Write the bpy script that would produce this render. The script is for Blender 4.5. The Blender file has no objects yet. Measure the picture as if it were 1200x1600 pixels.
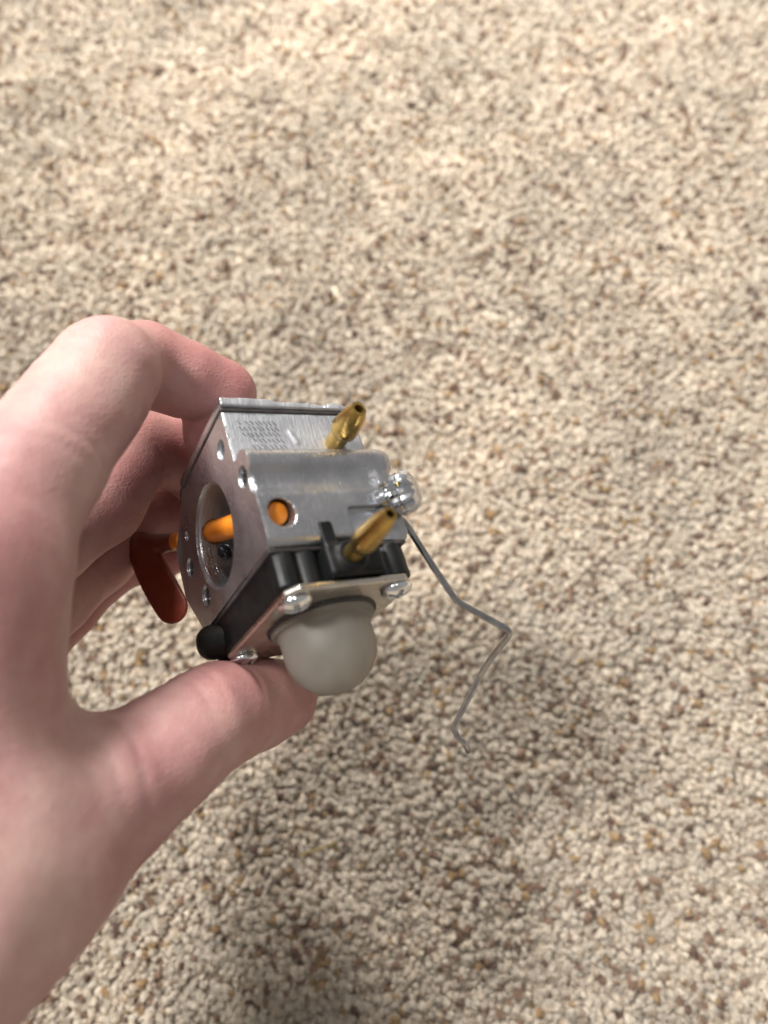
import bpy, math, random
import numpy as np
from mathutils import Matrix, Vector

random.seed(4); RNG = np.random.default_rng(11)
scene = bpy.context.scene
COL = scene.collection
MM = 0.001

# ------------------------------------------------------------------ camera
PITCH = math.radians(68.0)
CAM_H = 0.300
FPX = 1165.0                       # focal length in pixels of a 1200 px wide frame
cam_data = bpy.data.cameras.new('camera')
cam = bpy.data.objects.new('camera', cam_data); COL.objects.link(cam)
RIGHT = Vector((1, 0, 0)); UP = Vector((0, math.sin(PITCH), math.cos(PITCH)))
BACK = Vector((0, -math.cos(PITCH), math.sin(PITCH)))
CAMM = Matrix(((RIGHT.x, UP.x, BACK.x, 0), (RIGHT.y, UP.y, BACK.y, 0), (RIGHT.z, UP.z, BACK.z, CAM_H), (0, 0, 0, 1)))
cam.matrix_world = CAMM
cam_data.sensor_fit = 'HORIZONTAL'
cam_data.sensor_width = 24.0
cam_data.lens = 24.0 * FPX / 1200.0
cam_data.clip_start = 0.005; cam_data.clip_end = 50
cam_data.dof.use_dof = True
cam_data.dof.focus_distance = 0.166
cam_data.dof.aperture_fstop = 8.8
scene.camera = cam

# ------------------------------------------------------------------ light
world = bpy.data.worlds.new('World'); scene.world = world; world.use_nodes = True
bg = world.node_tree.nodes['Background']
bg.inputs[0].default_value = (1.0, 0.95, 0.90, 1); bg.inputs[1].default_value = 0.29
def lamp(name, loc, size, power, color, aim=(0, 0.1, 0), spread=180):
    ld = bpy.data.lights.new(name, 'AREA'); ld.shape = 'DISK'; ld.size = size; ld.energy = power; ld.color = color; ld.spread = math.radians(spread)
    o = bpy.data.objects.new(name, ld); COL.objects.link(o)
    o.location = loc
    o.rotation_euler = (Vector(aim) - Vector(loc)).to_track_quat('-Z', 'Y').to_euler()
    return o
LAMP = (1.0, 0.965, 0.92)
lamp('ceiling_lamp', (-0.98, 0.32, 1.95), 0.34, 46, LAMP)
lamp('far_fill_lamp', (-0.32, 1.02, 0.88), 0.26, 10.5, LAMP, (0.02, 0.64, 0), 78)       # added lamp with no seen source, brightens the far carpet
lamp('ceiling_lamp', (0.10, 0.30, 2.4), 0.34, 8, LAMP)
scene.view_settings.view_transform = 'Standard'
scene.view_settings.look = 'None'
scene.view_settings.exposure = 0.25
scene.view_settings.gamma = 1.0

# ------------------------------------------------------------------ helpers
def P(u, v, d):
    """a point seen at pixel (u, v) of the 1200x1600 frame, d mm deep: camera-frame millimetres"""
    return np.array([(u - 600.0) / FPX * d, (800.0 - v) / FPX * d, -d])
def to_world(p):
    return CAMM @ Vector((p[0] * MM, p[1] * MM, p[2] * MM))
def tag(o, label=None, cat=None, group=None, kind=None):
    if label: o['label'] = label
    if cat: o['category'] = cat
    if group: o['group'] = group
    if kind: o['kind'] = kind
    return o
def mesh_obj(name, verts, faces, mat, parent=None, smooth=True, sharp=None):
    me = bpy.data.meshes.new(name)
    me.from_pydata([tuple(map(float, v)) for v in verts], [], [tuple(map(int, f)) for f in faces])
    me.update()
    return link(name, me, mat, parent, smooth, sharp)
def link(name, me, mat, parent=None, smooth=True, sharp=None):
    if mat and not me.materials: me.materials.append(mat)
    if smooth: me.polygons.foreach_set('use_smooth', [True] * len(me.polygons))
    if smooth and sharp: me.set_sharp_from_angle(angle=math.radians(sharp))
    o = bpy.data.objects.new(name, me); COL.objects.link(o)
    if parent: o.parent = parent
    return o

# ---- signed-distance toolkit (millimetres)
def smin(a, b, k):
    h = np.clip(0.5 + 0.5 * (b - a) / k, 0, 1)
    return b + (a - b) * h - k * h * (1 - h)
def smax(a, b, k): return -smin(-a, -b, k)
def sd_box(p, c, half, r=0.0):
    q = np.abs(p - np.asarray(c, np.float32)) - (np.asarray(half, np.float32) - r)
    return np.linalg.norm(np.maximum(q, 0), axis=-1) + np.minimum(q.max(-1), 0) - r
def sd_sphere(p, c, r): return np.linalg.norm(p - np.asarray(c, np.float32), axis=-1) - r
def sd_capsule(p, a, b, r):
    a = np.asarray(a, np.float32); b = np.asarray(b, np.float32); ba = b - a; pa = p - a
    h = np.clip((pa @ ba) / (ba @ ba), 0, 1)
    return np.linalg.norm(pa - h[..., None] * ba, axis=-1) - r
def sd_cyl(p, a, b, r, rd=0.0):
    a = np.asarray(a, np.float32); b = np.asarray(b, np.float32); ba = b - a; L = np.linalg.norm(ba); n = ba / L
    pa = p - a; t = pa @ n
    rad = np.linalg.norm(pa - t[..., None] * n, axis=-1) - (r - rd)
    ax = np.abs(t - L / 2) - (L / 2 - rd)
    return np.minimum(np.maximum(rad, ax), 0) + np.sqrt(np.maximum(rad, 0) ** 2 + np.maximum(ax, 0) ** 2) - rd
def sd_cone(p, a, b, r1, r2):
    """round cone"""
    a = np.asarray(a, np.float32); b = np.asarray(b, np.float32); ba = b - a; l2 = float(ba @ ba); rr = r1 - r2
    a2 = l2 - rr * rr; il2 = 1.0 / l2
    pa = p - a; y = pa @ ba; z = y - l2
    w = pa * l2 - y[..., None] * ba; x2 = np.einsum('...i,...i', w, w)
    y2 = y * y * l2; z2 = z * z * l2
    k = np.sign(rr) * rr * rr * x2
    d = (np.sqrt(np.maximum(x2 * a2 * il2, 0)) + y * rr) * il2 - r1
    m1 = np.sign(z) * a2 * z2 > k
    d = np.where(m1, np.sqrt(x2 + z2) * il2 - r2, d)
    m2 = (~m1) & (np.sign(y) * a2 * y2 < k)
    return np.where(m2, np.sqrt(x2 + y2) * il2 - r1, d)
def sd_prism(p, poly, ax0, ax1, ax, lo, hi, rd=0.0):
    """polygon in the (ax0, ax1) plane swept along ax from lo to hi"""
    q0 = p[..., ax0]; q1 = p[..., ax1]
    n = len(poly); d = np.full(q0.shape, 1e9, np.float32); s = np.ones(q0.shape, np.float32)
    for i in range(n):
        vi = poly[i]; vj = poly[i - 1]
        e0, e1 = vj[0] - vi[0], vj[1] - vi[1]
        w0, w1 = q0 - vi[0], q1 - vi[1]
        t = np.clip((w0 * e0 + w1 * e1) / (e0 * e0 + e1 * e1), 0, 1)
        b0, b1 = w0 - e0 * t, w1 - e1 * t
        d = np.minimum(d, b0 * b0 + b1 * b1)
        c1 = q1 >= vi[1]; c2 = q1 < vj[1]; c3 = e0 * w1 > e1 * w0
        flip = (c1 & c2 & c3) | (~c1 & ~c2 & ~c3)
        s = np.where(flip, -s, s)
    d2 = s * np.sqrt(d) + rd
    a = np.abs(p[..., ax] - (lo + hi) / 2) - ((hi - lo) / 2 - rd)
    return np.minimum(np.maximum(d2, a), 0) + np.sqrt(np.maximum(d2, 0) ** 2 + np.maximum(a, 0) ** 2) - rd
def sdf_mesh(f, lo, hi, h, block=12):
    """naive surface nets over a block-sparse grid; returns verts (mm), quads"""
    lo = np.asarray(lo, np.float32); hi = np.asarray(hi, np.float32)
    nb = np.ceil((hi - lo) / (h * block)).astype(int); n = nb * block + 1
    V = np.empty(n, np.float32)
    bi = np.stack(np.meshgrid(*[np.arange(k) for k in nb], indexing='ij'), -1).reshape(-1, 3)
    cen = lo + (bi + 0.5) * block * h
    dc = f(cen.astype(np.float32)); rad = block * h * 0.5 * 1.7321 * 1.25 + h
    g = np.stack(np.meshgrid(*[np.arange(block + 1)] * 3, indexing='ij'), -1).reshape(-1, 3)
    act = np.abs(dc) < rad
    for b, d in zip(bi[~act], dc[~act]):
        s = b * block; V[s[0]:s[0] + block + 1, s[1]:s[1] + block + 1, s[2]:s[2] + block + 1] = d
    A = bi[act]; step = max(1, 400000 // len(g))
    for i in range(0, len(A), step):
        bs = A[i:i + step]
        idx = bs[:, None, :] * block + g[None]
        vals = f((lo + idx * h).astype(np.float32).reshape(-1, 3)).reshape(len(bs), block + 1, block + 1, block + 1)
        for b, v in zip(bs, vals):
            s = b * block; V[s[0]:s[0] + block + 1, s[1]:s[1] + block + 1, s[2]:s[2] + block + 1] = v
    S = V < 0
    cnt = np.zeros(np.array(n) - 1, np.int8)
    for dx in (0, 1):
        for dy in (0, 1):
            for dz in (0, 1):
                cnt += S[dx:n[0] - 1 + dx, dy:n[1] - 1 + dy, dz:n[2] - 1 + dz]
    cells = np.argwhere((cnt > 0) & (cnt < 8))
    ids = np.full(np.array(n) - 1, -1, np.int32); ids[tuple(cells.T)] = np.arange(len(cells))
    acc = np.zeros((len(cells), 3)); num = np.zeros(len(cells))
    cor = [(a, b, c) for a in (0, 1) for b in (0, 1) for c in (0, 1)]
    for i, c0 in enumerate(cor):
        for c1 in cor[i + 1:]:
            if sum(abs(a - b) for a, b in zip(c0, c1)) != 1: continue
            v0 = V[tuple((cells + c0).T)]; v1 = V[tuple((cells + c1).T)]
            m = (v0 < 0) != (v1 < 0)
            t = np.where(m, v0 / np.where(m, v0 - v1, 1), 0)
            pt = np.asarray(c0) + t[:, None] * (np.asarray(c1) - np.asarray(c0))
            acc[m] += pt[m]; num[m] += 1
    verts = lo + (cells + acc / num[:, None]) * h
    quads = []
    for ax in range(3):
        o1, o2 = [(1, 2), (2, 0), (0, 1)][ax]
        sl0 = [slice(None)] * 3; sl1 = [slice(None)] * 3
        sl0[ax] = slice(0, -1); sl1[ax] = slice(1, None)
        e = np.argwhere(S[tuple(sl0)] != S[tuple(sl1)])
        ok = (e[:, o1] > 0) & (e[:, o2] > 0) & (e[:, o1] < n[o1] - 1) & (e[:, o2] < n[o2] - 1)
        e = e[ok]
        def cid(d1, d2):
            c = e.copy(); c[:, o1] -= d1; c[:, o2] -= d2
            return ids[tuple(c.T)]
        q = np.stack([cid(1, 1), cid(0, 1), cid(0, 0), cid(1, 0)], -1)
        inside_first = S[tuple(e.T)]
        q[~inside_first] = q[~inside_first][:, ::-1]
        quads.append(q)
    return verts, np.concatenate(quads)
def sdf_obj(name, f, lo, hi, h, mat, parent=None, sharp=None):
    v, q = sdf_mesh(f, lo, hi, h)
    me = bpy.data.meshes.new(name)
    me.vertices.add(len(v)); me.vertices.foreach_set('co', (v * MM).astype(np.float32).ravel())
    me.loops.add(len(q) * 4); me.loops.foreach_set('vertex_index', q.astype(np.int32).ravel())
    me.polygons.add(len(q)); me.polygons.foreach_set('loop_start', np.arange(0, len(q) * 4, 4, dtype=np.int32))
    me.update(calc_edges=True); me.validate()
    return link(name, me, mat, parent, True, sharp)

def frame_to(axis):
    axis = np.asarray(axis, float); axis = axis / np.linalg.norm(axis)
    up = np.array([0, 0, 1.0]) if abs(axis[2]) < 0.9 else np.array([0, 1.0, 0])
    e1 = np.cross(up, axis); e1 /= np.linalg.norm(e1); e2 = np.cross(axis, e1)
    return e1, e2, axis
def lathe(profile, base, axis, seg=24):
    """profile: (t along axis, radius) in mm from base; closed with caps"""
    e1, e2, ax = frame_to(axis); base = np.asarray(base, float)
    vs = []; fs = []
    for t, r in profile:
        for k in range(seg):
            a = 2 * math.pi * k / seg
            vs.append((base + ax * t + (e1 * math.cos(a) + e2 * math.sin(a)) * r) * MM)
    m = len(profile)
    for i in range(m - 1):
        for k in range(seg):
            k2 = (k + 1) % seg
            fs.append((i * seg + k, i * seg + k2, (i + 1) * seg + k2, (i + 1) * seg + k))
    fs.append(tuple(range(seg))[::-1]); fs.append(tuple((m - 1) * seg + k for k in range(seg)))
    return vs, fs
def tube(points, r, seg=12, sub=6):
    """round wire along a poly-line with filleted bends (mm)"""
    pts = [np.asarray(p, float) for p in points]; path = [pts[0]]
    for i in range(1, len(pts) - 1):
        a, b, c = pts[i - 1], pts[i], pts[i + 1]
        la, lc = np.linalg.norm(a - b), np.linalg.norm(c - b)
        d = min(2.0, la * .45, lc * .45)
        s, e = b + (a - b) / la * d, b + (c - b) / lc * d
        for k in range(sub + 1):
            t = k / sub; path.append((1 - t) ** 2 * s + 2 * t * (1 - t) * b + t * t * e)
    path.append(pts[-1])
    vs = []; fs = []; n = None
    for i, p in enumerate(path):
        tg = path[min(i + 1, len(path) - 1)] - path[max(i - 1, 0)]; tg /= np.linalg.norm(tg)
        if n is None: n = frame_to(tg)[0]
        n = n - tg * (n @ tg); n /= np.linalg.norm(n); b = np.cross(tg, n)
        rr = r
        for k in range(seg):
            a = 2 * math.pi * k / seg
            vs.append((p + (n * math.cos(a) + b * math.sin(a)) * rr) * MM)
    for i in range(len(path) - 1):
        for k in range(seg):
            k2 = (k + 1) % seg
            fs.append((i * seg + k, i * seg + k2, (i + 1) * seg + k2, (i + 1) * seg + k))
    fs.append(tuple(range(seg))[::-1]); fs.append(tuple((len(path) - 1) * seg + k for k in range(seg)))
    return vs, fs

# ------------------------------------------------------------------ materials
def new_mat(name):
    m = bpy.data.materials.new(name); m.use_nodes = True
    nt = m.node_tree; b = nt.nodes['Principled BSDF']
    return m, nt, b
def node(nt, typ, **kw):
    n = nt.nodes.new(typ)
    for k, v in kw.items():
        if k.startswith('_'): setattr(n, k[1:], v)
        else: n.inputs[k.replace('__', ' ')].default_value = v
    return n
def noise(nt, scale, detail=4, rough=.55, co=None):
    n = node(nt, 'ShaderNodeTexNoise', Scale=scale, Detail=detail, Roughness=rough)
    c = co or node(nt, 'ShaderNodeTexCoord').outputs['Object']
    nt.links.new(c, n.inputs['Vector']); return n
def ramp(nt, src, stops):
    r = nt.nodes.new('ShaderNodeValToRGB'); nt.links.new(src, r.inputs[0])
    while len(r.color_ramp.elements) < len(stops): r.color_ramp.elements.new(0.5)
    for e, (p, c) in zip(r.color_ramp.elements, stops):
        e.position = p; e.color = c if len(c) == 4 else (*c, 1)
    return r
def bump(nt, b, src, strength, dist, prev=None):
    n = node(nt, 'ShaderNodeBump', Strength=strength, Distance=dist)
    nt.links.new(src, n.inputs['Height'])
    if prev: nt.links.new(prev.outputs[0], n.inputs['Normal'])
    nt.links.new(n.outputs[0], b.inputs['Normal']); return n
def simple(name, col, rough, metal=0.0, var=0.12, scale=600, bstr=0.15, bdist=0.0002, rvar=0.12):
    m, nt, b = new_mat(name)
    n = noise(nt, scale)
    lo = tuple(c * (1 - var) for c in col); hi = tuple(min(1, c * (1 + var)) for c in col)
    r = ramp(nt, n.outputs[0], [(.3, lo), (.7, hi)]); nt.links.new(r.outputs[0], b.inputs['Base Color'])
    n2 = noise(nt, scale * .35)
    mr = node(nt, 'ShaderNodeMapRange'); nt.links.new(n2.outputs[0], mr.inputs[0])
    mr.inputs[1].default_value = .3; mr.inputs[2].default_value = .7
    mr.inputs[3].default_value = max(.03, rough - rvar); mr.inputs[4].default_value = min(1, rough + rvar)
    nt.links.new(mr.outputs[0], b.inputs['Roughness'])
    b.inputs['Metallic'].default_value = metal
    bump(nt, b, n.outputs[0], bstr, bdist)
    return m
def m_cast():
    m, nt, b = new_mat('cast_zinc')
    co = node(nt, 'ShaderNodeTexCoord').outputs['Object']
    n = noise(nt, 900, 5, .6, co); n2 = noise(nt, 140, 4, .6, co)
    mp = node(nt, 'ShaderNodeMapping'); mp.inputs['Scale'].default_value = (250, 2200, 260); mp.inputs['Rotation'].default_value = (.7, 0, 0)
    nt.links.new(co, mp.inputs[0]); n3 = noise(nt, 1.0, 3, .6, mp.outputs[0])
    r = ramp(nt, n2.outputs[0], [(.25, (.335, .345, .37)), (.5, (.385, .395, .42)), (.75, (.44, .45, .47))])
    nt.links.new(r.outputs[0], b.inputs['Base Color'])
    b.inputs['Metallic'].default_value = .92
    mr = node(nt, 'ShaderNodeMapRange'); nt.links.new(n2.outputs[0], mr.inputs[0])
    mr.inputs[1].default_value = .3; mr.inputs[2].default_value = .7; mr.inputs[3].default_value = .24; mr.inputs[4].default_value = .36
    sx = node(nt, 'ShaderNodeSeparateXYZ'); nt.links.new(co, sx.inputs[0])      # flank left as cast: rougher than the milled faces
    lt = node(nt, 'ShaderNodeMath', _operation='LESS_THAN'); nt.links.new(sx.outputs[2], lt.inputs[0]); lt.inputs[1].default_value = -.0204
    ly = node(nt, 'ShaderNodeMath', _operation='LESS_THAN'); nt.links.new(sx.outputs[1], ly.inputs[0]); ly.inputs[1].default_value = -.0004
    mu = node(nt, 'ShaderNodeMath', _operation='MULTIPLY'); nt.links.new(lt.outputs[0], mu.inputs[0]); nt.links.new(ly.outputs[0], mu.inputs[1])
    ad = node(nt, 'ShaderNodeMath', _operation='MULTIPLY_ADD'); nt.links.new(mu.outputs[0], ad.inputs[0]); ad.inputs[1].default_value = .3; nt.links.new(mr.outputs[0], ad.inputs[2])
    nt.links.new(ad.outputs[0], b.inputs['Roughness'])
    b1 = bump(nt, b, n.outputs[0], .35, .00028)
    b2 = bump(nt, b, n3.outputs[0], .45, .00025, b1)
    return m
def m_skin():
    m, nt, b = new_mat('skin')
    co = node(nt, 'ShaderNodeTexCoord').outputs['Object']
    n = noise(nt, 45, 4, .6, co); n2 = noise(nt, 320, 3, .6, co)
    r = ramp(nt, n.outputs[0], [(.34, (.36, .185, .18)), (.5, (.43, .255, .240)), (.66, (.485, .325, .292))])
    r2 = ramp(nt, n2.outputs[0], [(.35, (.93, .88, .88)), (.65, (1, 1, 1))])
    mx = node(nt, 'ShaderNodeMix', _data_type='RGBA', _blend_type='MULTIPLY'); mx.inputs[0].default_value = .8
    nt.links.new(r.outputs[0], mx.inputs[6]); nt.links.new(r2.outputs[0], mx.inputs[7])
    # blood-flushed finger ends, plus shade painted onto the rear fingers
    at = node(nt, 'ShaderNodeAttribute', _attribute_name='flush_shade')
    mf = node(nt, 'ShaderNodeMix', _data_type='RGBA'); nt.links.new(at.outputs['Fac'], mf.inputs[0])
    nt.links.new(mx.outputs[2], mf.inputs[6]); mf.inputs[7].default_value = (.30, .09, .085, 1)
    nt.links.new(mf.outputs[2], b.inputs['Base Color'])
    b.inputs['Roughness'].default_value = .5
    b.inputs['Specular IOR Level'].default_value = .38
    b.inputs['Subsurface Weight'].default_value = .25
    b.inputs['Subsurface Radius'].default_value = (1.0, .32, .18)
    b.inputs['Subsurface Scale'].default_value = .004
    v = node(nt, 'ShaderNodeTexVoronoi', _feature='DISTANCE_TO_EDGE', Scale=1100)
    nt.links.new(co, v.inputs['Vector'])
    b1 = bump(nt, b, v.outputs[0], .35, .0003)
    mp = node(nt, 'ShaderNodeMapping'); mp.inputs['Scale'].default_value = (420, 900, 420); mp.inputs['Rotation'].default_value = (.3, .2, .9)
    nt.links.new(co, mp.inputs[0]); n3 = noise(nt, 1.0, 3, .6, mp.outputs[0])
    b2 = bump(nt, b, n3.outputs[0], .2, .0005, b1)
    n4 = noise(nt, 130, 3, .5, co); b3 = bump(nt, b, n4.outputs[0], .2, .001, b2)
    return m
def m_bulb():
    m, nt, b = new_mat('milky_silicone')
    n = noise(nt, 120)
    r = ramp(nt, n.outputs[0], [(.3, (.50, .475, .43)), (.7, (.60, .575, .53))])
    nt.links.new(r.outputs[0], b.inputs['Base Color'])
    b.inputs['Roughness'].default_value = .5
    b.inputs['Transmission Weight'].default_value = .82
    b.inputs['IOR'].default_value = 1.3
    b.inputs['Specular IOR Level'].default_value = .25
    bump(nt, b, noise(nt, 700).outputs[0], .06, .0002)
    return m
def m_pile():
    m, nt, b = new_mat('carpet_yarn')
    at = node(nt, 'ShaderNodeAttribute', _attribute_name='yarn_tint', _attribute_type='INSTANCER')
    n = noise(nt, 1800, 2)
    r = ramp(nt, n.outputs[0], [(.3, (.88, .88, .88)), (.7, (1, 1, 1))])
    mx = node(nt, 'ShaderNodeMix', _data_type='RGBA', _blend_type='MULTIPLY'); mx.inputs[0].default_value = 1
    nt.links.new(at.outputs['Color'], mx.inputs[6]); nt.links.new(r.outputs[0], mx.inputs[7])
    nt.links.new(mx.outputs[2], b.inputs['Base Color'])
    b.inputs['Roughness'].default_value = .75
    b.inputs['Specular IOR Level'].default_value = .25
    b.inputs['Sheen Weight'].default_value = .25
    bump(nt, b, n.outputs[0], .4, .0004)
    tr = node(nt, 'ShaderNodeBsdfTranslucent'); nt.links.new(mx.outputs[2], tr.inputs['Color'])
    ms = node(nt, 'ShaderNodeMixShader'); ms.inputs[0].default_value = .5
    nt.links.new(b.outputs[0], ms.inputs[1]); nt.links.new(tr.outputs[0], ms.inputs[2])
    nt.links.new(ms.outputs[0], nt.nodes['Material Output'].inputs['Surface'])
    return m
M = dict(
    cast=m_cast(), skin=m_skin(), bulb=m_bulb(), pile=m_pile(),
    backing=simple('carpet_backing', (.54, .45, .35), .95, scale=700, var=.3),
    plate=simple('nickel_plate', (.58, .55, .50), .26, 1.0, scale=300, bstr=.06),
    groove_shade=simple('groove_shade', (.10, .10, .105), .6, .4, scale=500),  # dark colour stands in for shade inside the knurl strokes
    zincdull=simple('zinc_knurl', (.52, .54, .57), .24, 1.0, scale=500, var=.2),
    zinc=simple('zinc_screw', (.70, .72, .74), .16, 1.0, scale=500, bstr=.08, rvar=.06),
    steel=simple('steel_wire', (.34, .34, .35), .26, 1.0, scale=400, var=.25),
    brass=simple('brass', (.42, .28, .085), .30, 1.0, scale=420, var=.2, bstr=.1),
    black=simple('black_plastic', (.006, .0065, .007), .42, scale=350, var=.3, bstr=.1),
    rubber=simple('black_rubber', (.012, .012, .012), .5, scale=350, var=.3),
    gasket=simple('gasket_fibre', (.05, .045, .045), .7, scale=500, var=.3),
    orange=simple('orange_plastic', (.62, .19, .008), .55, scale=350, var=.1),
    lever=simple('shaded_orange_plastic', (.13, .015, .003), .42, scale=300, var=.15),  # orange plastic, the lever's shade put into the colour
    nail=simple('fingernail', (.70, .45, .40), .3, scale=200, var=.08),
    straw=simple('dry_straw', (.20, .15, .05), .7, scale=700, var=.3),
)

# ------------------------------------------------------------------ carpet
def carpet():
    def lf(x, y, seed, sc):
        r = np.random.default_rng(seed); v = 0
        for k in range(10):
            a = r.uniform(0, 2 * np.pi); f = sc * r.uniform(.5, 1.8); v = v + np.sin((x * np.cos(a) + y * np.sin(a)) * f + r.uniform(0, 6.3))
        return v / 3.2
    # felted yarn mass added under the tufts to lighten the gaps, uneven like the pile
    gx = np.concatenate([[-1.6, -.8], np.arange(-.40, .401, .006), [.8, 1.6]]); gy = np.concatenate([[-1.2, -.5], np.arange(-.24, .681, .006), [1.0, 1.8]])
    GX, GY = np.meshgrid(gx, gy); GZ = .0027 + .00072 * lf(GX, GY, 5, 90); nx = len(gx)
    o = mesh_obj('carpet', np.stack([GX.ravel(), GY.ravel(), GZ.ravel()], 1),
                 [(j * nx + i, j * nx + i + 1, (j + 1) * nx + i + 1, (j + 1) * nx + i) for j in range(len(gy) - 1) for i in range(nx - 1)], M['backing'])
    tag(o, 'beige speckled cut-pile carpet covering the floor under the hand', 'carpet', kind='structure')
    # yarn tufts: two-ply twisted, bent, rounded ends
    protos = bpy.data.collections.new('yarn_tufts')
    for k in range(6):
        rg = random.Random(20 + k); seg, rings = 10, 9
        L = rg.uniform(6.0, 8.0); bend = rg.uniform(.3, 1.5); tw = rg.uniform(1.5, 3.2); vs = []; fs = []
        x = z = 0.0; prev = 0.0
        for i in range(rings):
            t = i / (rings - 1); a = bend * t * t
            dl = (t - prev) * L; prev = t; x += math.sin(a) * dl; z += math.cos(a) * dl
            rr = (0.8 + .35 * t) if t < .8 else 1.08 * math.sqrt(max(0.03, 1 - ((t - .8) / .2) ** 2 * .97))
            for j in range(seg):
                th = 2 * math.pi * j / seg; lob = 1 + .20 * math.cos(2 * (th - tw * t * 3)) + rg.uniform(-.05, .05)
                u = rr * lob * math.cos(th); w = rr * lob * math.sin(th)
                vs.append(((x + u * math.cos(a)) * MM, w * MM, (z - u * math.sin(a)) * MM))
        for i in range(rings - 1):
            for j in range(seg):
                j2 = (j + 1) % seg; fs.append((i * seg + j, i * seg + j2, (i + 1) * seg + j2, (i + 1) * seg + j))
        fs.append(tuple((rings - 1) * seg + j for j in range(seg)))
        # loose filaments round the core, flaring at the cut end
        for q in range(10):
            a0 = 2 * math.pi * (q + rg.random()) / 10; rf = rg.uniform(.7, 1.05) * (1 if q % 3 else .45); ov = rg.uniform(.90, 1.04); fr = rg.uniform(.30, .42); b0 = len(vs)
            for i in range(6):
                t = .35 + (ov - .35) * i / 5; a = bend * t * t; tt = a0 + tw * t * 1.2; rad = rf * (.85 + .30 * t ** 3)
                cx_ = sum(math.sin(bend * (t * k_ / 8) ** 2) for k_ in range(8)) / 8 * t * L; cz_ = sum(math.cos(bend * (t * k_ / 8) ** 2) for k_ in range(8)) / 8 * t * L
                c0 = (cx_ + rad * math.cos(tt) * math.cos(a), rad * math.sin(tt), cz_ - rad * math.cos(tt) * math.sin(a))
                for j in range(4):
                    th = math.pi / 2 * j; w = fr * (1 if i < 4 else .85 if i < 5 else .35)
                    vs.append(((c0[0] + w * math.cos(th) * math.cos(a)) * MM, (c0[1] + w * math.sin(th)) * MM, (c0[2] - w * math.cos(th) * math.sin(a)) * MM))
            for i in range(5):
                for j in range(4):
                    j2 = (j + 1) % 4; fs.append((b0 + i * 4 + j, b0 + i * 4 + j2, b0 + (i + 1) * 4 + j2, b0 + (i + 1) * 4 + j))
            fs.append(tuple(b0 + 20 + j for j in range(4)))
        me = bpy.data.meshes.new('yarn_tuft'); me.from_pydata(vs, [], fs); me.materials.append(M['pile'])
        me.polygons.foreach_set('use_smooth', [True] * len(me.polygons))
        protos.objects.link(bpy.data.objects.new('yarn_tuft', me))
    sp = 0.00150
    xs = np.arange(-.36, .36, sp); ys = np.arange(-.20, .64, sp)
    X, Y = np.meshgrid(xs, ys); n = X.size
    X = X.ravel() + RNG.uniform(-.75, .75, n) * sp; Y = Y.ravel() + RNG.uniform(-.75, .75, n) * sp
    pal = np.array([(.89, .82, .71), (.83, .745, .63), (.76, .66, .535), (.58, .47, .375), (.40, .265, .19), (.25, .16, .125), (.55, .385, .21)])
    base_w = np.array([.53, .26, .075, .035, .052, .022, .026])
    mix = lf(X, Y, 3, 420)
    pick = RNG.random(n); dark = np.clip(.5 + .38 * mix, 0.02, 1.4)
    w = base_w[None] * np.stack([np.ones(n)] * 3 + [dark * 2] * 4, 1); w /= w.sum(1, keepdims=True)
    idx = (pick[:, None] > np.cumsum(w, 1)).sum(1).clip(0, 6)
    colr = np.array([.835, .82, .80]) * pal[idx] * RNG.uniform(.86, 1.10, (n, 1)) * (1 + .06 * lf(X, Y, 9, 30) + .05 * lf(X, Y, 13, 140))[:, None]
    me = bpy.data.meshes.new('carpet_pile')
    Z = -0.0006 + .0012 * lf(X, Y, 5, 90) * .6 + RNG.uniform(-.0004, .0003, n)
    me.vertices.add(n); me.vertices.foreach_set('co', np.stack([X, Y, np.minimum(Z, 0.0012) + np.where(idx >= 4, .0003, 0)], 1).astype(np.float32).ravel())
    def attr(nm, typ, key, arr):
        a = me.attributes.new(nm, typ, 'POINT'); a.data.foreach_set(key, np.asarray(arr, np.float32).ravel())
    attr('yarn_tint', 'FLOAT_COLOR', 'color', np.concatenate([colr, np.ones((n, 1))], 1))
    lean = .30 * lf(X, Y, 7, 60)
    rot = np.stack([RNG.normal(0, .30, n) + lean, RNG.normal(0, .30, n), RNG.uniform(0, 6.283, n)], 1)
    attr('yarn_turn', 'FLOAT_VECTOR', 'vector', rot)
    sc = .95 * RNG.uniform(.75, 1.25, n) * np.where(idx >= 4, 1.12, 1.0); attr('yarn_size', 'FLOAT_VECTOR', 'vector', np.stack([sc, sc, RNG.uniform(.80, 1.0, n)], 1))
    me.materials.append(M['pile'])
    pile = bpy.data.objects.new('carpet_pile', me); COL.objects.link(pile)
    ng = bpy.data.node_groups.new('pile', 'GeometryNodeTree')
    ng.interface.new_socket('Geometry', in_out='INPUT', socket_type='NodeSocketGeometry')
    ng.interface.new_socket('Geometry', in_out='OUTPUT', socket_type='NodeSocketGeometry')
    gi = ng.nodes.new('NodeGroupInput'); go = ng.nodes.new('NodeGroupOutput')
    m2p = ng.nodes.new('GeometryNodeMeshToPoints'); ci = ng.nodes.new('GeometryNodeCollectionInfo')
    ci.inputs['Collection'].default_value = protos; ci.inputs['Separate Children'].default_value = True
    iop = ng.nodes.new('GeometryNodeInstanceOnPoints'); iop.inputs['Pick Instance'].default_value = True
    def named(nm, dt):
        a = ng.nodes.new('GeometryNodeInputNamedAttribute'); a.data_type = dt; a.inputs['Name'].default_value = nm; return a.outputs['Attribute']
    e2r = ng.nodes.new('FunctionNodeEulerToRotation')
    L = ng.links.new
    L(gi.outputs[0], m2p.inputs[0]); L(m2p.outputs[0], iop.inputs['Points']); L(ci.outputs[0], iop.inputs['Instance'])
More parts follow.
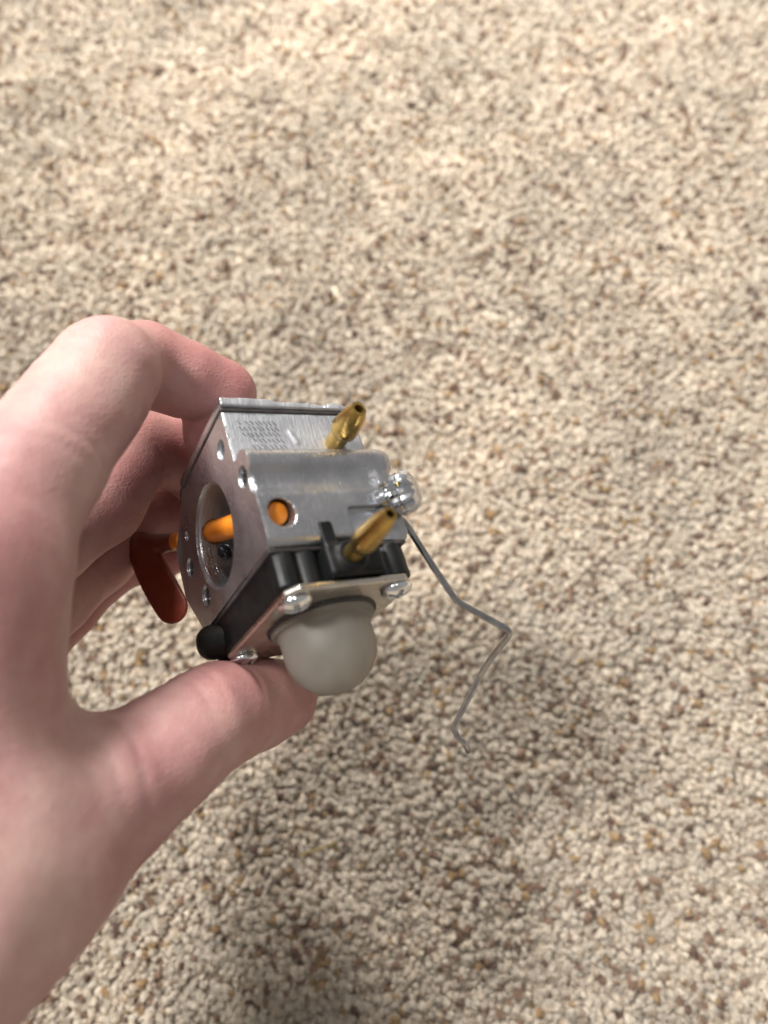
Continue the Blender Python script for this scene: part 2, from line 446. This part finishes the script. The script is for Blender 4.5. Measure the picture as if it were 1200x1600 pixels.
    L(named('yarn_turn', 'FLOAT_VECTOR'), e2r.inputs[0]); L(e2r.outputs[0], iop.inputs['Rotation'])
    L(named('yarn_size', 'FLOAT_VECTOR'), iop.inputs['Scale']); L(iop.outputs[0], go.inputs[0])
    md = pile.modifiers.new('pile', 'NODES'); md.node_group = ng
    tag(pile, 'dense cream, tan and brown twisted yarn pile of the carpet', 'carpet pile', kind='stuff')
carpet()

# ------------------------------------------------------------------ hand (camera-frame millimetres, grown as one skin)
def hand():
    def ch(*pts): return [(P(u, v, d), r) for u, v, d, r in pts]
    index = ch((-85, 920, 113, 12.6), (-8, 845, 118, 11.3), (58, 728, 126, 11.0), (128, 630, 136, 10.2), (168, 578, 142, 9.9), (176, 572, 148, 9.2),
               (226, 570, 157, 8.9), (288, 592, 162, 8.4), (340, 618, 167, 8.3), (340, 676, 172, 7.8), (346, 722, 178, 6.6))
    pad = ch((118, 660, 132, 9.6), (158, 612, 139, 9.2))
    middle = ch((-90, 980, 140, 12.5), (60, 845, 158, 10.6), (150, 776, 168, 10.8), (205, 702, 176, 10.0), (262, 702, 184, 8.8), (318, 745, 190, 7.6), (350, 790, 192, 6.6))
    ring = ch((-80, 1060, 158, 12.0), (70, 935, 174, 9.9), (150, 870, 186, 9.2), (208, 818, 194, 9.6), (264, 798, 200, 8.8), (318, 832, 204, 7.0))
    pinky = ch((-90, 1130, 168, 11.0), (40, 1010, 182, 8.8), (105, 945, 193, 8.2), (160, 895, 202, 7.7), (215, 872, 208, 6.9), (262, 870, 212, 6.0))
    thumb = ch((-100, 1445, 100, 14.2), (28, 1345, 113, 13.0), (178, 1236, 126, 11.2), (250, 1182, 133, 10.4), (312, 1132, 140, 9.7), (350, 1114, 147, 9.6),
               (398, 1100, 156, 9.0), (432, 1092, 162, 7.8), (446, 1090, 165, 6.8))
    # palm, heel of the hand, wrist and forearm
    W0 = np.array([-126., -66, -72]); W1 = np.array([-150., -92, -62]); W2 = np.array([-250., -205, -40])
    palm = [(index[0][0], 13.5, W0, 17.5), (middle[0][0], 13.0, W0, 17.0), (ring[0][0], 12.0, W0 + [0, -6, -12], 16.0), (pinky[0][0], 11.5, W0 + [-2, -10, -20], 15.5),
            (thumb[0][0], 15.0, W0, 19.0), (thumb[1][0], 12.0, index[0][0] + np.array([-8, -14, 2]), 12.0),
            (index[0][0], 12.5, middle[0][0], 12.5), (middle[0][0], 12.0, ring[0][0], 12.0), (ring[0][0], 11.5, pinky[0][0], 11.0),
            (W0, 19.0, W1, 20.0), (W0 + [0, -8, -16], 16.0, W1 + [0, -8, -14], 17.5), (W1, 20.5, W2, 27.0), (W1 + [0, -8, -14], 18.0, W2 + [4, -10, -16], 26.0)]
    web = [(P(-56, 930, 113), 11.5, P(-58, 1330, 108), 13.0), (P(-30, 1000, 122), 8.5, P(5, 1195, 122), 9.0)]
    def chain(p, c, k):
        d = None
        for (a, ra), (b, rb) in zip(c[:-1], c[1:]):
            s = sd_cone(p, a, b, ra, rb)
            d = s if d is None else smin(d, s, k)
        return d
    def f(p):
        pd = None
        for a, ra, b, rb in palm:
            s = sd_cone(p, a, b, ra, rb); pd = s if pd is None else smin(pd, s, 9.0)
        for a, ra, b, rb in web: pd = smin(pd, sd_cone(p, a, b, ra, rb), 10.0)
        d = None
        for c, k, kp in ((index, .8, 6.0), (middle, 2.0, 6.0), (ring, 2.0, 6.0), (pinky, 2.0, 6.0), (thumb, 3.0, 11.0)):
            s = chain(p, c, k)
            if c is index: s = smin(s, chain(p, pad, 1.0), .8)
            s = smin(s, pd, kp)
            d = s if d is None else smin(d, s, 0.9)
        # flexion creases: shallow grooves across a joint, fading round to the far side
        for c, i, side, offs, amp in ((thumb, 4, (-.35, .75, .55), (-1.6, 0.4, 2.6), .55), (thumb, 5, (-.2, .6, .75), (2.2,), .4), (thumb, 2, (-.2, .6, .75), (-2.0, 3.0), .3),
                                      (index, 8, (-.6, -.75, .3), (-.3,), .9), (index, 4, (-.7, .6, .4), (-2.6, 0, 2.4), .28),
                                      (middle, 3, (.7, -.3, .6), (0.,), .5), (index, 2, (.8, -.3, .5), (0., 3.), .35)):
            J, r = c[i]; ax_ = c[i + 1][0] - c[i - 1][0]; ax_ = ax_ / np.linalg.norm(ax_)
            sd_ = np.asarray(side); sd_ = sd_ - ax_ * (sd_ @ ax_); sd_ = sd_ / np.linalg.norm(sd_); bn = np.cross(ax_, sd_)
            q = p - J.astype(np.float32); near = np.exp(-(np.maximum(0, np.linalg.norm(q, axis=-1) - r - 1) / 2.0) ** 2)
            cs = np.clip((q @ sd_.astype(np.float32)) / r, 0, 1)
            s_ = q @ ax_.astype(np.float32); w_ = q @ bn.astype(np.float32)
            for k_, of in enumerate(offs):
                d = d + amp * cs * near * np.exp(-((s_ - of + .05 * (1 + k_) * w_ + .025 * w_ * w_) / .62) ** 2)
        # gentle flesh unevenness
        d = d + .30 * np.sin(p[..., 0] * .31 + 1.0) * np.sin(p[..., 1] * .27) * np.sin(p[..., 2] * .29 + .6)
        return d
    lo = np.array([-285., -245, -222]); hi = np.array([-5., 60, 0])
    v, q = sdf_mesh(f, lo, hi, .8)
    me = bpy.data.meshes.new('hand')
    me.vertices.add(len(v)); me.vertices.foreach_set('co', (v * MM).astype(np.float32).ravel())
    me.loops.add(len(q) * 4); me.loops.foreach_set('vertex_index', q.astype(np.int32).ravel())
    me.polygons.add(len(q)); me.polygons.foreach_set('loop_start', np.arange(0, len(q) * 4, 4, dtype=np.int32))
    me.update(calc_edges=True); me.validate()
    fl = np.zeros(len(v))
    for c, i0, amp in ((index, 6, .55), (middle, 3, .75), (ring, 2, .9), (pinky, 2, .9), (thumb, 5, .55)):  # stronger on the rear fingers, where it paints shade too
        for pt, r in c[i0:]:
            fl = np.maximum(fl, amp * np.exp(-(np.linalg.norm(v - pt, axis=1) / 14) ** 2))
    a = me.attributes.new('flush_shade', 'FLOAT', 'POINT'); a.data.foreach_set('value', fl.astype(np.float32))
    o = link('hand', me, M['skin']); o.matrix_world = CAMM
    tag(o, 'bare left hand gripping the carburetor between thumb and curled fingers', 'hand')
    sm = o.modifiers.new('soften', 'SMOOTH'); sm.iterations = 1; sm.factor = .5
    # finger nails, on the sides turned away from the grip
    def nail(tip, prev, out, r):
        ax = tip - prev; ax /= np.linalg.norm(ax); out = out - ax * (out @ ax); out /= np.linalg.norm(out); sd = np.cross(ax, out)
        vs = []; fs = []; nu, nv = 9, 9
        for lay in (0.0, 0.6):
            for i in range(nu):
                for j in range(nv):
                    s = (i / (nu - 1) - .5) * 2; t = j / (nv - 1)
                    th = s * .85; ll = (t * 1.9 - 1.0) * r * (1 - .12 * s * s)
                    vs.append((tip + ax * ll + (out * math.cos(th) + sd * math.sin(th)) * (r * 1.02 + lay - .25 - .5 * max(0, .25 - t))) * MM)
        N = nu * nv
        for i in range(nu - 1):
            for j in range(nv - 1):
                a0 = i * nv + j; fs.append((N + a0, N + a0 + nv, N + a0 + nv + 1, N + a0 + 1)); fs.append((a0 + 1, a0 + nv + 1, a0 + nv, a0))
        rim = [i * nv for i in range(nu)] + [(nu - 1) * nv + j for j in range(1, nv)] + [i * nv + nv - 1 for i in range(nu - 2, -1, -1)] + [j for j in range(nv - 2, 0, -1)]
        for k in range(len(rim)):
            a0, b0 = rim[k], rim[(k + 1) % len(rim)]; fs.append((a0, b0, N + b0, N + a0))
        mesh_obj('fingernail', vs, fs, M['nail'], o)
    nail(thumb[-2][0], thumb[-4][0], np.array([.15, -.35, -.95]), 7.6)
    for c in (index, middle, ring, pinky): nail(c[-2][0], c[-3][0], np.array([.25, .1, -1.0]), c[-2][1] - .15)
hand()

# ------------------------------------------------------------------ carburetor (its own frame in mm: x side, y intake face, z pump stack)
R = np.array([[0.4512, -0.8408, 0.2988], [0.4929, -0.044, -0.8695], [0.7427, 0.5393, 0.3948]])
U_, s_, V_ = np.linalg.svd(R); R = U_ @ V_
T = np.array([-20.35, -6.48, -128.0])
carb = bpy.data.objects.new('carburetor', None); COL.objects.link(carb)
carb.empty_display_size = .01
CM = Matrix([[*R[0], T[0] * MM], [*R[1], T[1] * MM], [*R[2], T[2] * MM], [0, 0, 0, 1]])
carb.matrix_world = CAMM @ CM
tag(carb, 'small silver two-stroke carburetor with milky primer bulb and brass nipples held in the hand', 'carburetor')
def to_carb(p): return R.T @ (np.asarray(p) - T)

SH0 = np.array([1.0, -4.0, -6.5]); SHD = np.array([-1.0, 0, -.42]); SHD /= np.linalg.norm(SHD)
def body_sdf(p):
    poly = [(-3.3, -31.6), (-33, -31.6), (-45.5, -22.5), (-45.5, -11), (-38, 0), (0, 0), (0.4, -16), (-3.3, -20.5)]
    d = sd_prism(p, poly, 0, 2, 1, -29.5, 0, .35)
    boss = sd_box(p, (-5, -13, -9.2), (7.0, 17.0, 9.0), 1.6)
    d = smin(d, boss, 1.0)
    d = smin(d, sd_capsule(p, (-.6, 6.0, -17.0), (-.6, -28.2, -17.0), 3.4), .6)
    d = np.maximum(d, p[..., 1] - 0.0)                                   # milled intake face
    d = smax(d, -sd_capsule(p, (3.7, 0, -12.6), (3.7, -24, -12.8), 2.5), 1.4)  # groove under the ridge
    d = smin(d, sd_capsule(p, (.5, -.6, -.9), (.5, -12, -.9), 1.0), .5)  # lower lip
    d = np.maximum(d, -sd_box(p, (3.0, -25, -2.5), (2.6, 7.6, 4.2), .8)) # step at the fuel inlet
    d = smin(d, sd_capsule(p, (-3.4, -13.2, -26.8), (-3.4, -14.2, -24.4), .38), .5)
    # intake bore: counterbore, venturi, throat
    yy = -p[..., 1]
    rad = np.hypot(p[..., 0] + 21.3, p[..., 2] + 14.0)
    br = np.where(yy < 10, 10.3, np.where(yy < 16, 10.3 - (yy - 10) * .5, 7.3 + np.maximum(0, yy - 20) * .1))
    d = smax(d, -(rad - br) * .9, .25)
    d = np.maximum(d, -(rad - 10.3 - np.maximum(0, .7 - yy)) * .7)
    for x, z, r, dep in ((-7.7, -25.6, 1.7, 9), (-1.4, -15.6, 1.75, 9), (-38.6, -15.2, 1.9, 7), (-32.6, -5.8, 2.0, 5), (-36.4, -21.9, .8, 9)):
        d = np.maximum(d, -sd_cyl(p, (x, 2, z), (x, -dep, z), r))
        rr = np.hypot(p[..., 0] - x, p[..., 2] - z); d = np.maximum(d, -(rr - r - np.maximum(0, .45 + p[..., 1])) * .7)
    # cross hole of the choke shaft
    d = np.maximum(d, -sd_cyl(p, SH0 - SHD * 3, SH0 + SHD * 12, 2.6))
    d = np.maximum(d, -sd_cyl(p, SH0 + SHD * 10, SH0 + SHD * 70, 2.5))
    # idle passage in the bore wall
    d = np.maximum(d, -sd_cyl(p, (-26, -5.8, -15.2), (-36, -5.8, -15.2), 1.5))
    return d
body = sdf_obj('body', body_sdf, (-48, -32, -34), (6, 1.5, 1.5), .30, M['cast'], carb)
co_ = np.empty(len(body.data.vertices) * 3, np.float32); body.data.vertices.foreach_get('co', co_); co_ = co_.reshape(-1, 3)
co_[co_[:, 1] > -.00019, 1] = 0.0                       # crisp milled edge
body.data.vertices.foreach_set('co', co_.ravel()); body.data.update(); body.data.set_sharp_from_angle(angle=math.radians(38))
body['label'] = 'silver cast zinc body with milled intake face and round bore'

# slanted knurl strokes on the flank, dark colour painting the shade of stamped grooves
kv = []; kf = []
for row in range(5):
    for k in range(9):
        if random.random() < .08: continue
        y0 = -2.6 - k * .92 - row * .25 + random.uniform(-.12, .12); z0 = -29.4 + row * 1.38 + random.uniform(-.1, .1); ln = random.uniform(.75, 1.05); w = .11
        b0 = len(kv)
        for x in (-3.42, -3.24):
            for (a_, b_) in ((-w, 0), (w, 0), (w - .75 * ln, ln), (-w - .75 * ln, ln)): kv.append((x * MM, (y0 + a_) * MM, (z0 + b_) * MM))
        kf += [(b0, b0 + 3, b0 + 2, b0 + 1), (b0 + 4, b0 + 5, b0 + 6, b0 + 7)] + [(b0 + q, b0 + (q + 1) % 4, b0 + 4 + (q + 1) % 4, b0 + 4 + q) for q in range(4)]
mesh_obj('knurl_marks', kv, kf, M['groove_shade'], carb, smooth=False)

def prism_obj(name, poly, lo, hi, mat, rd=.25, h=.4, cuts=None):
    P_ = np.array(poly); a = P_.min(0) - 1; b = P_.max(0) + 1
    def f(p):
        d = sd_prism(p, poly, 0, 1, 2, lo, hi, rd)
        return cuts(p, d) if cuts else d
    return sdf_obj(name, f, (a[0], a[1], lo - 1), (b[0], b[1], hi + 1), h, mat, carb)
# rear cover and gasket on the far side of the body
mesh = prism_obj('gasket', [(-3.0, .25), (-34, .25), (-45, -3), (-45, -29.6), (-3.0, -29.4)], -32.3, -31.55, M['gasket'], .15, .3)
def cover_cut(p, d):
    d = np.maximum(d, -sd_box(p, (-2.4, -21.2, -33.6), (1.2, 2.0, .95), .2))
    d = np.maximum(d, -sd_box(p, (-2.0, -20.5, -34.4), (1.6, 10.5, .6), .2))
    return d + .10 * np.sin(p[..., 1] * .83) * np.sin(p[..., 1] * .37 + p[..., 0] * .2)
prism_obj('rear_cover', [(-2.2, 0.1), (-33, 0.1), (-45.5, -4), (-45.5, -29), (-3.2, -29), (-2.4, -26)], -34.3, -32.25, M['cast'], .4, .3, cover_cut)
# black pump body between casting and cover plate
def pump_cut(p, d):
    for y in (-3.2, -7.4, -25.5): d = smin(d, sd_cyl(p, (-1.8, y, .5), (-1.8, y, 7.4), 2.4, .3), .4)
    d = np.maximum(d, -sd_box(p, (.6, -17.5, 1.2), (1.6, 5.2, 1.5), .3))
    return d
pump = prism_obj('pump_housing', [(-.6, -1.0), (-36, -.6), (-38, -6), (-37, -26), (-30, -28.2), (-1.0, -28.4)], .05, 7.5, M['black'], .5, .35, pump_cut)
pump['label'] = 'black plastic pump housing sandwiched under the silver body'
# thin dark membrane line between body and pump
prism_obj('membrane', [(.35, -.35), (-37.4, -.25), (-38.6, -6), (-37.6, -27.2), (-30, -29), (0, -29.2)], -.02, .75, M['gasket'], .1, .3)
# fuel inlet elbow carrying the front nipple
def elbow(p):
    d = sd_box(p, (-.6, -15.5, 4.0), (3.4, 5.6, 3.2), 1.0)
    d = smin(d, sd_cyl(p, (-1, -14.6, 3.6), (3.6, -14.6, 3.6), 2.9, .5), 1.0)
    d = smin(d, sd_box(p, (1.4, -11.6, -.6), (1.0, 1.4, 3.2), .4), .8)
    return d
sdf_obj('inlet_elbow', elbow, (-5, -23, -5), (7, -9, 9), .35, M['black'], carb)
# nickel cover plate
def plate_cut(p, d): return d
plate = prism_obj('cover_plate', [(1.6, -3.6), (-.8, -1.4), (-30.5, -.8), (-34.2, -3.4), (-34.4, -26.5), (-31, -29.2), (-2.4, -28.6), (1.2, -25.6)], 7.45, 8.75, M['plate'], .3, .3)
plate['label'] = 'shiny nickel cover plate around the primer bulb'

# screws with cross recess (shared mesh)
def dull(m):
    m.node_tree.nodes['Principled BSDF'].inputs['Specular IOR Level'].default_value = .2
dull(M['black']); dull(M['rubber'])
def screw_sdf(p):
    d = np.maximum(sd_sphere(p, (0, 0, -2.6), 4.6), -p[..., 2])
    d = smax(d, np.hypot(p[..., 0], p[..., 1]) - 3.1, .35)
    c = np.minimum(np.maximum(np.abs(p[..., 0]) - .45, np.abs(p[..., 1]) - 2.0), np.maximum(np.abs(p[..., 1]) - .45, np.abs(p[..., 0]) - 2.0))
    d = np.maximum(d, -np.maximum(c, .75 - p[..., 2]))
    return np.minimum(d, sd_cyl(p, (0, 0, -5), (0, 0, .3), 1.4))
sv, sq = sdf_mesh(screw_sdf, (-4, -4, -5.6), (4, 4, 3), .2)
def screw(loc, axis, spin, scale=1.0, me=[None]):
    e1, e2, ax = frame_to(axis)
    if me[0] is None:
        o = mesh_obj('screw', sv * MM, sq, M['zinc'], carb); me[0] = o.data
    else:
        o = bpy.data.objects.new('screw', me[0]); COL.objects.link(o); o.parent = carb
    Rm = Matrix(((e1[0], e2[0], ax[0]), (e1[1], e2[1], ax[1]), (e1[2], e2[2], ax[2]))) @ Matrix.Rotation(spin, 3, 'Z')
    o.matrix_local = Matrix.Translation(Vector(loc) * MM) @ Rm.to_4x4() @ Matrix.Scale(scale, 4)
    return o
screw((-3.2, -4.4, 8.7), (0, 0, 1), .4)
screw((-31.6, -4.2, 8.7), (0, 0, 1), 1.0)
screw((-2.4, -25.0, 8.7), (0, 0, 1), .1)
screw((-30.6, -25.2, 8.7), (0, 0, 1), .7)
screw((-20, -15, -34.3), (0, 0, -1), .7)

# primer bulb: hollow dome with flange
BC = (-15.5, -15.2)
def bulb_sdf(p):
    def dome(r, top):
        q = p - np.array([BC[0], BC[1], 0], np.float32)
        rad = np.hypot(q[..., 0], q[..., 1]); z = q[..., 2]
        zc = top - r
        return np.where(z > zc, np.sqrt(rad ** 2 + (z - zc) ** 2) - r, rad - r - .0 * z)
    d = dome(9.0, 23.2)
    d = smin(d, sd_cyl(p, (*BC, 8.0), (*BC, 10.2), 10.3, .5), .8)
    d = np.maximum(d, 8.3 - p[..., 2])
    return np.maximum(d, -dome(7.6, 21.8))
bl = sdf_obj('primer_bulb', bulb_sdf, (-27, -27, 7.5), (-4, -4, 24.5), .4, M['bulb'], carb)
bl['label'] = 'translucent milky rubber primer bulb'
# dark ring put in for the shade round the bulb's base
v, f = lathe([(8.5, 10.9), (9.0, 10.9), (9.3, 10.7), (9.3, 10.45), (8.5, 10.45)], (BC[0], BC[1], 0), (0, 0, 1), 48)
mesh_obj('bulb_shade_ring', v, f, M['gasket'], carb, sharp=40)

# brass nipples along +x
def nipple(base, L, s, label):
    pr = [(-1.5, 1.9), (L * .28, 1.9), (L * .34, 2.05), (L * .40, 2.55), (L * .52, 2.6), (L * .84, 2.05), (L * .97, 1.5), (L, 1.35), (L, .85), (L * .7, .8), (L * .7, .05)]
    v, f = lathe([(t, r * s) for t, r in pr], base, (1, .02, .02), 18)
    o = mesh_obj('hose_nipple', v, f, M['brass'], carb, sharp=35); o['label'] = label; return o
nipple((-3.3, -22.4, -24.2), 12.4, 1.1, 'brass hose nipple on the flank of the body')
nipple((1.0, -14.4, 3.7), 17.5, .93, 'brass hose nipple on the black inlet elbow')

# orange choke shaft, bar in the bore and lever outside
v, f = lathe([(1.0, 1.7), (1.3, 2.1), (1.7, 2.2), (8, 2.2), (8.4, 2.42), (60, 2.42), (60.3, 1.5)], SH0 - SHD * .2, SHD, 24)
mesh_obj('choke_shaft', v, f, M['orange'], carb, sharp=50)['label'] = 'bright orange choke shaft crossing the bore'
LV = SH0 + SHD * 60
pa, pb = to_carb(P(222, 852, 186)), to_carb(P(262, 948, 178)); ps = to_carb(P(240, 905, 182))
pst = LV
def lever_sdf(p):
    d = sd_cone(p, pa, pb, 3.8, 4.7)
    n = np.cross(pb - pa, to_carb(P(215, 850, 180)) - to_carb(P(265, 850, 195))); n = n / np.linalg.norm(n)
    view = to_carb(P(240, 900, 150)) - to_carb(P(240, 900, 180)); view = view / np.linalg.norm(view)
    n = n * .0 + view * .8 + np.array([.0, .6, .0]); n = n / np.linalg.norm(n)
    sl = np.abs((p - ps) @ n.astype(np.float32)) - 1.3
    d = smax(d, sl, .6)
    return smin(d, sd_cone(p, pst, pa, 2.2, 2.6), 1.5)
A_ = np.stack([pa, pb, pst]); sdf_obj('choke_lever', lever_sdf, A_.min(0) - 6, A_.max(0) + 6, .4, M['lever'], carb)['label'] = 'orange plastic choke lever blade with shade in its colour'

# idle speed screw with ribbed head, boss and limiter cap
ia = np.array([.75, -.62, .1]); ia /= np.linalg.norm(ia); ib = np.array([1.6, -27.0, -8.2])
v, f = lathe([(-5, 2.6), (-.2, 2.6), (0, 3.4), (1.0, 3.4), (1.1, 2.6), (1.9, 2.6), (2.0, 3.9), (2.4, 4.2), (3.4, 4.25), (3.7, 3.85), (4.0, 4.2), (5.0, 4.1), (6.0, 3.5), (6.6, 2.4), (6.75, .3)], ib - ia * .4, ia, 36)
KN = len(v) // 36
for q in range(len(v)):                                  # grip flutes on the head
    if q // 36 >= 7 and q // 36 <= 12 and (q % 36) % 3 == 0:
        ax0 = ib + ia * float((np.asarray(v[q]) / MM - ib) @ ia); v[q] = (ax0 + (np.asarray(v[q]) / MM - ax0) * .88) * MM
sw = mesh_obj('swivel_screw', v, f, M['zincdull'], carb, sharp=25); sw['label'] = 'bright ribbed zinc screw head at the throttle end'
ka = to_carb(P(340, 1002, 152)); kb = to_carb(P(304, 1010, 153)); kd = kb - ka
v, f = lathe([(-3, 3.2), (0, 3.6), (1.4, 3.6), (2.6, 3.3), (3.5, 2.6), (4.0, 1.5), (4.2, .2)], ka, kd, 28)
mesh_obj('limiter_cap', v, f, M['rubber'], carb, sharp=50)['label'] = 'round black limiter cap at the lower corner'
# throttle butterfly closing the throat
v, f = lathe([(-.25, 7.9), (.25, 7.9)], (-21.3, -23.5, -14.0), (.1, 1, .25), 40)
mesh_obj('throttle_plate', v, f, M['brass'], carb, sharp=40)
# main nozzle in the bore
v, f = lathe([(0, 1.5), (2.0, 1.5), (2.3, 1.2), (2.3, .7), (1.0, .6), (1.0, .05)], (-25.0, -9.5, -4.6), (0, .35, -1), 20)
mesh_obj('main_nozzle', v, f, M['zinc'], carb, sharp=40)

# ------------------------------------------------------------------ throttle linkage rod hooked behind the swivel screw
wp = [P(600, 790, 150), P(632, 815, 149), P(676, 884, 150), P(714, 940, 152), P(800, 987, 155), P(766, 1030, 163), P(750, 1056, 167), P(708, 1138, 174), P(716, 1152, 175), P(726, 1160, 176), P(732, 1174, 178)]
wv, wf = tube(wp, .70)
rod = mesh_obj('linkage_rod', wv, wf, M['steel']); rod.matrix_world = CAMM
tag(rod, 'thin bent steel throttle linkage rod dangling from the carburetor', 'wire rod')

# a dry straw caught on the pile
def ground(u, v, z=0.0085):
    d = Vector(((u - 600) / FPX, (800 - v) / FPX, -1)); dw = CAMM.to_3x3() @ d
    k = (CAM_H - z) / -dw.z; return np.array([dw.x * k, dw.y * k, z]) * 1000
sv_, sf_ = tube([ground(466, 1338), ground(492, 1328), ground(512, 1322), ground(528, 1314, .009)], .38, 8)
tag(mesh_obj('straw', sv_, sf_, M['straw']), 'thin olive-brown straw lying on the carpet pile', 'straw')
